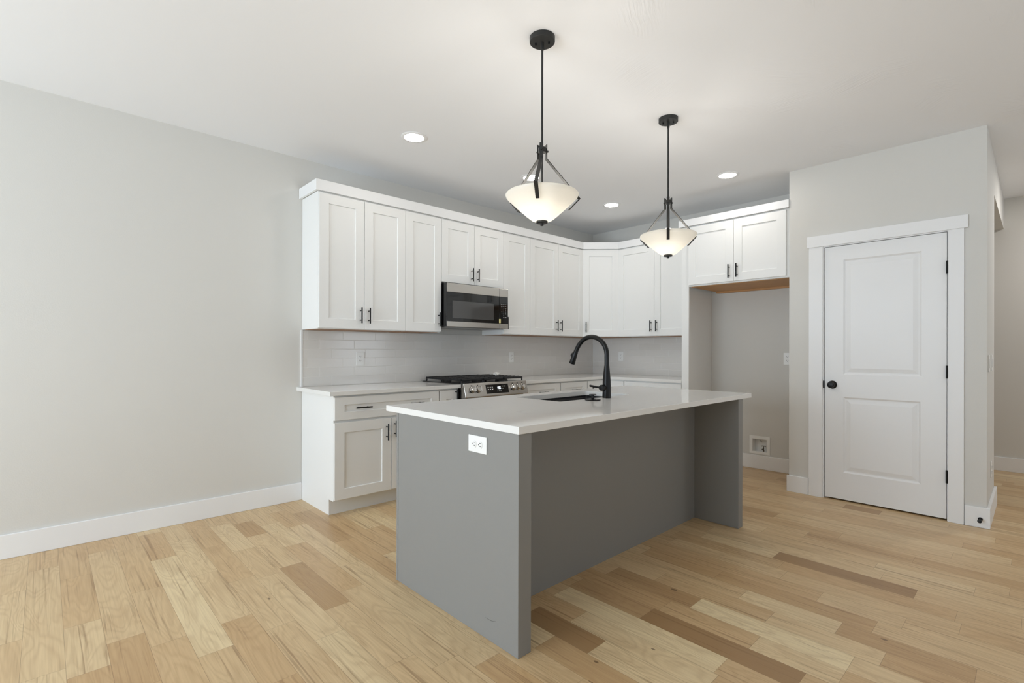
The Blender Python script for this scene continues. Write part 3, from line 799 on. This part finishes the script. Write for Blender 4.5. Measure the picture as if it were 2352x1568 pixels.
# ------------------------------------------------------------------ island
IX0, IX1, IY0, IY1 = -4.0122, -1.7101, -2.7136, -1.6752
def island():
    r = thing('kitchen_island', 'grey painted kitchen island base with two end panels', 'island', (IX0, IY0, 0))
    ox, oy = -IX0, -IY0
    zt = 0.8830
    y0, y1 = -2.7085+oy, -1.7795+oy
    lx0, lx1 = -4.0085+ox, -3.9360+ox; rx0, rx1 = -1.9190+ox, -1.8505+ox; yb = -2.3932+oy
    p = obj('end_panel', bx(lx0, lx1, y0, y1-0.019, 0, zt), isl_m, r, bevel=0.0015, label='thick grey end panel with outlet and scuff')
    bm = B(); tube(bm, [(lx0+0.0002, -2.509+oy, 0.088), (lx0+0.0002, -2.530+oy, 0.0865), (lx0+0.0002, -2.555+oy, 0.089), (lx0+0.0002, -2.576+oy, 0.097)], [0.0004, 0.0011, 0.001, 0.0004], 8)
    obj('scuff_mark', bm, isl_e, p, label='thin dark scuff')
    obj('corner_strip', bx(lx0, lx0+0.018, y1-0.0155, y1, 0, zt), isl_m, r, bevel=0.001, label='narrow grey scribe strip')
    obj('end_panel', bx(rx0, rx1, y0, y1, 0, zt), isl_m, r, bevel=0.0015)
    obj('back_panel', bx(lx1+0.0005, rx0-0.0005, yb, yb+0.018, 0, zt), isl_m, r)
    bm = B(); yc0, yc1 = yb+0.0185, y1-0.022
    box(bm, lx1+0.0005, lx1+0.018, yc0, yc1, 0.1, zt); box(bm, rx0-0.018, rx0-0.0005, yc0, yc1, 0.1, zt)
    box(bm, lx1+0.018, rx0-0.018, yc0, yc1, 0.1, 0.118)
    for x in (0.66, 1.68): box(bm, x, x+0.018, yc0, yc1, 0.118, zt)
    obj('cabinet_box', bm, isl_m, r)
    obj('toe_kick', bx(lx1+0.0005, rx0-0.0005, yc1-0.06, yc1-0.045, 0, 0.0995), isl_m, r)
    xs = [lx1+0.002, 0.667, 1.18, 1.688, rx0-0.002]
    for k in range(4):
        wd = xs[k+1]-xs[k]-0.004
        d = obj('door', shaker(wd, 0.745), isl_m, r, (xs[k+1]-0.002, yc1, 0.124), (0, 0, PI), bevel=0.0012)
        pull(d, 0.04 if k % 2 else wd-0.04, -0.02, 0.66)
    return r
island()
SX0, SX1, SY0, SY1 = -3.1620, -2.4420, -2.1865, -1.8050
hole = rrect(SX0, SX1, SY0, SY1, 0.018)
bm = prism(B(), 'z', CT0, CT1, [(IX0, IY0), (IX1, IY0), (IX1, IY1), (IX0, IY1)], [hole])
tag(obj('island_countertop', bm, quartz_m, bevel=0.0016), 'white quartz island countertop with a cut-out for the sink', 'countertop')
def sink():
    r = thing('kitchen_sink', 'black undermount sink set in the island countertop', 'sink', ((SX0+SX1)/2, (SY0+SY1)/2, 0.6595))
    cx, cy = (SX0+SX1)/2, (SY0+SY1)/2; hx, hy = (SX1-SX0)/2, (SY1-SY0)/2
    bm = B(); rings = []
    prof = [(-0.022, 0.866), (-0.022, 0.8832), (-0.001, 0.8832), (-0.001, 0.872), (0.012, 0.870), (0.014, 0.866), (0.016, 0.690), (0.040, 0.668), (0.10, 0.665)]
    for off, z in prof:
        pts = rrect(-hx+off, hx-off, -hy+off, hy-off, max(0.018-off*0.2, 0.012))
        rings.append([bm.verts.new((a, b, z-0.6595)) for a, b in pts])
    for A, Bq in zip(rings, rings[1:]):
        n = len(A)
        for k in range(n): bm.faces.new((A[k], A[(k+1) % n], Bq[(k+1) % n], Bq[k]))
    bm.faces.new(rings[-1])
    # outer shell
    o2 = []
    for off, z in ((-0.022, 0.866), (0.004, 0.860), (0.006, 0.6600)):
        o2.append([bm.verts.new((a, b, z-0.6595)) for a, b in rrect(-hx+off, hx-off, -hy+off, hy-off, 0.02)])
    for A, Bq in zip(o2, o2[1:]):
        n = len(A)
        for k in range(n): bm.faces.new((A[k], A[(k+1) % n], Bq[(k+1) % n], Bq[k]))
    bm.faces.new(o2[-1])
    bmesh.ops.remove_doubles(bm, verts=bm.verts[:], dist=1e-5)
    obj('basin', bm, sink_m, r, smooth=True)
    d = B(); lathe(d, [(0.055, 0.6655-0.6595), (0.055, 0.668-0.6595), (0.04, 0.667-0.6595), (0.001, 0.667-0.6595)], 32, cap=False)
    obj('drain', d, black_m, r, smooth=True)
sink()
def faucet():
    fx, fy = -2.7650, -2.2290
    r = thing('kitchen_faucet', 'matte black gooseneck pull-down faucet on the island', 'faucet', (fx, fy, CT1))
    z = lambda q: q-CT1
    b = B(); lathe(b, [(0.0, 0.0003), (0.0272, 0.0003), (0.0275, 0.006), (0.0265, 0.03), (0.0262, 0.075), (0.0248, 0.11), (0.0200, 0.165), (0.0165, 0.200), (0.0160, 0.2045)], 40, cap=False)
    obj('faucet_body', b, faucet_m, r, smooth=True)
    ctr = [(-2.229, 1.119), (-2.229, 1.160), (-2.228, 1.196), (-2.2225, 1.2245), (-2.207, 1.2535), (-2.184, 1.2770), (-2.1535, 1.2945), (-2.112, 1.3035), (-2.073, 1.2990), (-2.038, 1.2830), (-2.009, 1.2570), (-1.988, 1.2280), (-1.976, 1.2045)]
    # smooth the path
    P = [Vector((0, y-fy, z(q))) for y, q in ctr]
    fine = []
    for i in range(len(P)-1):
        a, b2, c2, d2 = P[max(i-1, 0)], P[i], P[i+1], P[min(i+2, len(P)-1)]
        for s in range(5):
            t = s/5.0
            fine.append(0.5*((2*b2)+(c2-a)*t+(2*a-5*b2+4*c2-d2)*t*t+(3*b2-a-3*c2+d2)*t**3))
    fine.append(P[-1])
    s = B(); tube(s, fine, 0.0150, 24); obj('spout', s, faucet_m, r, smooth=True)
    e0 = Vector((0, -1.9765-fy, z(1.2055))); e1 = Vector((0, -1.9430-fy, z(1.1265)))
    dr = (e1-e0)
    s = B(); tube(s, [e0-dr*0.01, e0+dr*0.02, e0+dr*0.5, e0+dr*0.97, e1], [0.0150, 0.0158, 0.0180, 0.0208, 0.0200], 28)
    sh = obj('spray_head', s, faucet_m, r, smooth=True)
    nb = Vector((0, dr.z, -dr.y)).normalized()
    if nb.y < 0: nb = -nb
    s = B(); q0 = e0+dr*0.12+nb*0.0150; q1 = e0+dr*0.55+nb*0.0185
    tube(s, [q0, q0+(q1-q0)*0.3+nb*0.004, q0+(q1-q0)*0.7+nb*0.0075, q1+nb*0.001], [0.004, 0.0075, 0.008, 0.005], 14); obj('spray_button', s, black_m, sh, smooth=True)
    v = B(); zc = z(0.9800)
    lathe(v, [(0.010, -0.012), (0.0185, -0.026), (0.0195, -0.034), (0.0195, -0.050), (0.0175, -0.055), (0.001, -0.056)], 32, (0, 0.004, zc), 'x', cap=False)
    hv = obj('handle_valve', v, faucet_m, r, smooth=True)
    l = B(); tube(l, [(-0.042, 0.020, zc+0.001), (-0.042, 0.055, zc+0.003), (-0.042, 0.100, zc+0.008)], [0.0058, 0.0062, 0.0072], 16)
    tube(l, [(-0.042, 0.075, zc-0.001), (-0.042, 0.075, zc-0.010)], 0.003, 10)
    obj('lever', l, faucet_m, hv, smooth=True)
faucet()
b = B()
lathe(b, [(0.0, 0.0003), (0.046, 0.0003), (0.0475, 0.003), (0.046, 0.006), (0.030, 0.0085), (0.012, 0.011), (0.0090, 0.014), (0.0090, 0.032), (0.022, 0.0335), (0.0225, 0.0355), (0.020, 0.037), (0.001, 0.037)], 40, cap=False)
tag(obj('sink_stopper', b, faucet_m, loc=(-2.953, -2.262, CT1), smooth=True), 'black sink strainer stopper standing on the island beside the faucet', 'stopper')

# ------------------------------------------------------------------ outlets, switches, water box, door stop
def outlet(label, loc, rot, wide=0.072, tall=0.117, group='white duplex outlets'):
    """faces local -y"""
    r = thing('wall_outlet', label, 'outlet', loc, 0, group); r.rotation_euler = rot
    obj('cover_plate', bx(-wide/2, wide/2, -0.005, -0.0003, -tall/2, tall/2), plas_m, r, bevel=0.0015)
    for s in (-1, 1):
        rc = obj('receptacle', prism(B(), 'y', -0.0072, -0.0051, [(a, b) for a, b in rrect(-0.0165, 0.0165, s*0.0195-0.014, s*0.0195+0.014, 0.012)]), plas_m, r)
        sl = B()
        box(sl, -0.0075, -0.0052, -0.0076, -0.0073, s*0.0195-0.002, s*0.0195+0.0065)
        box(sl, 0.0052, 0.0075, -0.0076, -0.0073, s*0.0195-0.001, s*0.0195+0.0065)
        lathe(sl, [(0.0, -0.0073), (0.0026, -0.0073), (0.0026, -0.0076), (0.001, -0.0076)], 12, (0, 0, s*0.0195-0.007), 'y', cap=False)
        obj('slots', sl, slot_m, rc, label='dark plug slots')
    sw = B(); lathe(sw, [(0.0, -0.0051), (0.003, -0.0051), (0.002, -0.0062), (0.0005, -0.0062)], 12, axis='y', cap=False); obj('screw', sw, plas_m, r)
    return r
outlet('white outlet on the backsplash tiles left of the range', (-3.344, -0.0085, 1.138), (0, 0, 0))
outlet('white outlet on the backsplash tiles right of the range', (-1.512, -0.0085, 1.137), (0, 0, 0))
outlet('white outlet on the backsplash of the short wall behind the faucet', (-0.0085, -0.454, 1.142), (0, 0, R(-90)))
outlet('white outlet half hidden in the fridge alcove', (0, -2.405, 1.137), (0, 0, R(-90)))
outlet('white outlet mounted sideways on the grey island end panel', (-4.0085, -2.4585, 0.811), (R(0), R(90), R(-90)), wide=0.072, tall=0.122)
outlet('white outlet low on the pantry side wall above the baseboard', (-0.25, PY1, 0.340), (0, 0, 0))
def switch(label, x):
    r = thing('light_switch', label, 'light switch', (x, PY1, 1.130), 0, 'double switch plates')
    obj('cover_plate', bx(-0.059, 0.059, -0.006, -0.0003, -0.059, 0.059), plas_m, r, bevel=0.0015)
    for k in (-0.026, 0.026):
        obj('rocker', bx(k-0.016, k+0.016, -0.009, -0.0062, -0.033, 0.033), plas_m, r, bevel=0.001)
switch('white double switch plate on the pantry side wall nearest the corner', -0.500)
switch('white double switch plate on the pantry side wall farther from the corner', -0.200)

def water_box():
    y0, y1, z0, z1 = WB
    r = thing('water_supply_box', 'white recessed water supply box low in the fridge alcove', 'water box', (0, (y0+y1)/2, z0))
    oy, oz = -(y0+y1)/2, -z0
    i0, i1, k0, k1 = y0+0.0305, y1-0.0305, z0+0.0225, z1-0.0305
    obj('frame', prism(B(), 'x', -0.006, -0.0003, rect(y0+oy, y1+oy, z0+oz, z1+oz), [rect(i0+oy, i1+oy, k0+oz, k1+oz)]), plas_m, r, bevel=0.001)
    bm = B(); t = 0.002
    box(bm, 0.070, 0.072, i0+oy, i1+oy, k0+oz, k1+oz)
    box(bm, -0.002, 0.070, i0+oy, i0+oy+t, k0+oz, k1+oz); box(bm, -0.002, 0.070, i1+oy-t, i1+oy, k0+oz, k1+oz)
    box(bm, -0.002, 0.070, i0+oy, i1+oy, k0+oz, k0+oz+t); box(bm, -0.002, 0.070, i0+oy, i1+oy, k1+oz-t, k1+oz)
    obj('recess', bm, plas_m, r)
    yc = -2.170+oy; v = B(); zb = k0+oz+t
    tube(v, [(0.030, yc, zb), (0.030, yc, zb+0.016), (0.030, yc, zb+0.016), (0.030, yc, zb+0.050)], [0.008, 0.008, 0.0055, 0.0055], 16)
    tube(v, [(0.030, yc, zb+0.024), (0.008, yc+0.006, zb+0.024)], 0.006, 14)
    va = obj('valve', v, brass_m, r, smooth=True, label='metal shut-off valve')
    v = B(); tube(v, [(0.030, yc-0.021, zb+0.053), (0.030, yc-0.01, zb+0.056), (0.030, yc+0.01, zb+0.056), (0.030, yc+0.021, zb+0.053)], [0.005, 0.0045, 0.0045, 0.005], 12)
    obj('valve_lever', v, brass_m, va, smooth=True)
    k = B(); tube(k, [(0.067, yc+0.045, zb+0.105), (0.067, yc+0.032, zb+0.085)], 0.004, 10); obj('clip', k, alum_m, r, label='grey clip')
water_box()
b = B()
lathe(b, [(0.0, 0.0), (0.013, 0.0), (0.013, -0.003), (0.006, -0.006), (0.0045, -0.010), (0.0045, -0.055), (0.011, -0.057), (0.0125, -0.062), (0.011, -0.070), (0.001, -0.071)], 24, (0, 0, 0), 'x', cap=False)
tag(obj('door_stop', b, black_m, loc=(PX-0.0155, -3.838, 0.060), smooth=True), 'black door stop on the baseboard at the pantry corner', 'door stop')

# ------------------------------------------------------------------ ceiling lights
fill_lens_hall = emit('added hall fill lens', (1.0, 0.96, 0.92, 1), LENS_E*4.2)  # stronger lens for the added hall fill light
def downlight(label, x, y, lm=None):
    r = thing('recessed_light', label, 'ceiling light', (x, y, H), 0, 'recessed ceiling lights')
    b = B(); lathe(b, [(0.071, -0.0005), (0.094, -0.0005), (0.094, -0.003), (0.090, -0.005), (0.078, -0.007), (0.071, -0.0065)], 56, cap=False)
    n = len(b.verts)
    obj('trim_ring', b, trim_m, r, smooth=True)
    b = B(); lathe(b, [(0.0705, -0.0008), (0.0705, -0.0050), (0.060, -0.0060), (0.001, -0.0065)], 56, cap=False)
    obj('lens', b, lm or lens_m, r, smooth=True, label='lit white lens')
downlight('recessed ceiling light nearest the left end of the upper cabinets', -3.408, -0.985)
downlight('recessed ceiling light half hidden behind the front pendant', -2.190, -0.985)
downlight('recessed ceiling light nearest the room corner', -0.972, -0.990)
downlight('recessed ceiling light in front of the fridge alcove cabinet', -0.977, -2.226)
downlight('added unseen fill light in the hall beyond the pantry corner', 0.80, -4.55, fill_lens_hall)  # unseen downlight added to brighten the hall wall

def pendant(label, x, y, az, bowl_r):
    r = thing('pendant_light', label, 'pendant light', (x, y, H), 0, 'pendant lights over the island')
    z = lambda q: q-H
    c = B(); lathe(c, [(0.001, -0.0005), (0.0625, -0.0005), (0.0625, -0.024), (0.0605, -0.026), (0.001, -0.026)], 48, cap=False)
    cp = obj('canopy', c, bronze_m, r, smooth=True)
    s = B()
    for q in (-1, 1):
        a = R(az+90); tube(s, [(q*0.033*math.cos(a), q*0.033*math.sin(a), -0.0262), (q*0.033*math.cos(a), q*0.033*math.sin(a), -0.037)], 0.0045, 12)
    obj('canopy_screw', s, black_m, cp, smooth=True)
    s = B(); lathe(s, [(0.0085, -0.0262), (0.0085, -0.062), (0.0065, -0.064), (0.0055, -0.070), (0.0055, z(2.250)), (0.0055, z(2.03))], 20)
    obj('rod', s, bronze_m, r, smooth=True)
    hb = B(); lathe(hb, [(0.006, z(2.222)), (0.019, z(2.220)), (0.019, z(2.196)), (0.006, z(2.194))], 24)
    hub = obj('hub', hb, bronze_m, r, smooth=True)
    Rr = bowl_r
    for k in range(3):
        a = R(az+120*k); u = Vector((math.cos(a), math.sin(a), 0)); wv = Vector((-math.sin(a), math.cos(a), 0))
        pts = [u*0.0225+Vector((0, 0, z(2.238))), u*0.0225+Vector((0, 0, z(2.166))), u*(Rr+0.0245)+Vector((0, 0, z(1.986))), u*(Rr-0.034)+Vector((0, 0, z(1.926)))]
        s = B(); strap(s, pts, wv, 0.0185, 0.0045)
        st = obj('strap', s, bronze_m, r, bevel=0.0006, seg=1)
        s = B(); p = u*0.0245+Vector((0, 0, z(2.205))); tube(s, [p, p+u*0.008], 0.005, 12); obj('strap_screw', s, bronze_m, st, smooth=True)
    b = B(); th = 0.004
    pr = [(0.003, z(1.8555)), (0.040, z(1.8560)), (0.052, z(1.861)), (0.075, z(1.8795)), (0.110, z(1.9105)), (0.145, z(1.9430)), (Rr-0.013, z(1.9640)), (Rr-0.003, z(1.9755)), (Rr, z(1.985)), (Rr-0.004, z(1.9895)), (Rr-0.009, z(1.986)), (Rr-0.018, z(1.9685)), (0.142, z(1.9475)), (0.107, z(1.9150)), (0.073, z(1.8845)), (0.051, z(1.8660)), (0.040, z(1.8610)), (0.003, z(1.8605))]
    lathe(b, pr, 72, cap=False); obj('glass_bowl', b, bowl_m, r, smooth=True, label='lit frosted white glass bowl')
    b = B(); lathe(b, [(0.001, z(1.8552)), (0.0285, z(1.8552)), (0.0285, z(1.8465)), (0.0270, z(1.8455)), (0.0085, z(1.8450)), (0.0085, z(1.834)), (0.0065, z(1.8325)), (0.001, z(1.8325))], 32, cap=False)
    obj('finial', b, bronze_m, r, smooth=True)
    so = B(); lathe(so, [(0.001, z(2.034)), (0.016, z(2.034)), (0.016, z(1.985)), (0.001, z(1.985))], 20, cap=False); obj('socket', so, plas_m, r, smooth=True)
    l = bpy.data.lights.new('bulb', 'POINT'); l.energy = BULB_W; l.color = (1.0, 0.95, 0.88); l.shadow_soft_size = 0.065
    o = bpy.data.objects.new('bulb', l); C.objects.link(o); o.parent = r; o.location = (0, 0, z(1.945))
    return r
pendant('larger-looking pendant light hanging nearer over the left half of the island', -3.570, -2.419, 215.3, 0.181)
pendant('farther pendant light hanging over the right half of the island', -2.331, -2.4105, 209.3, 0.183)
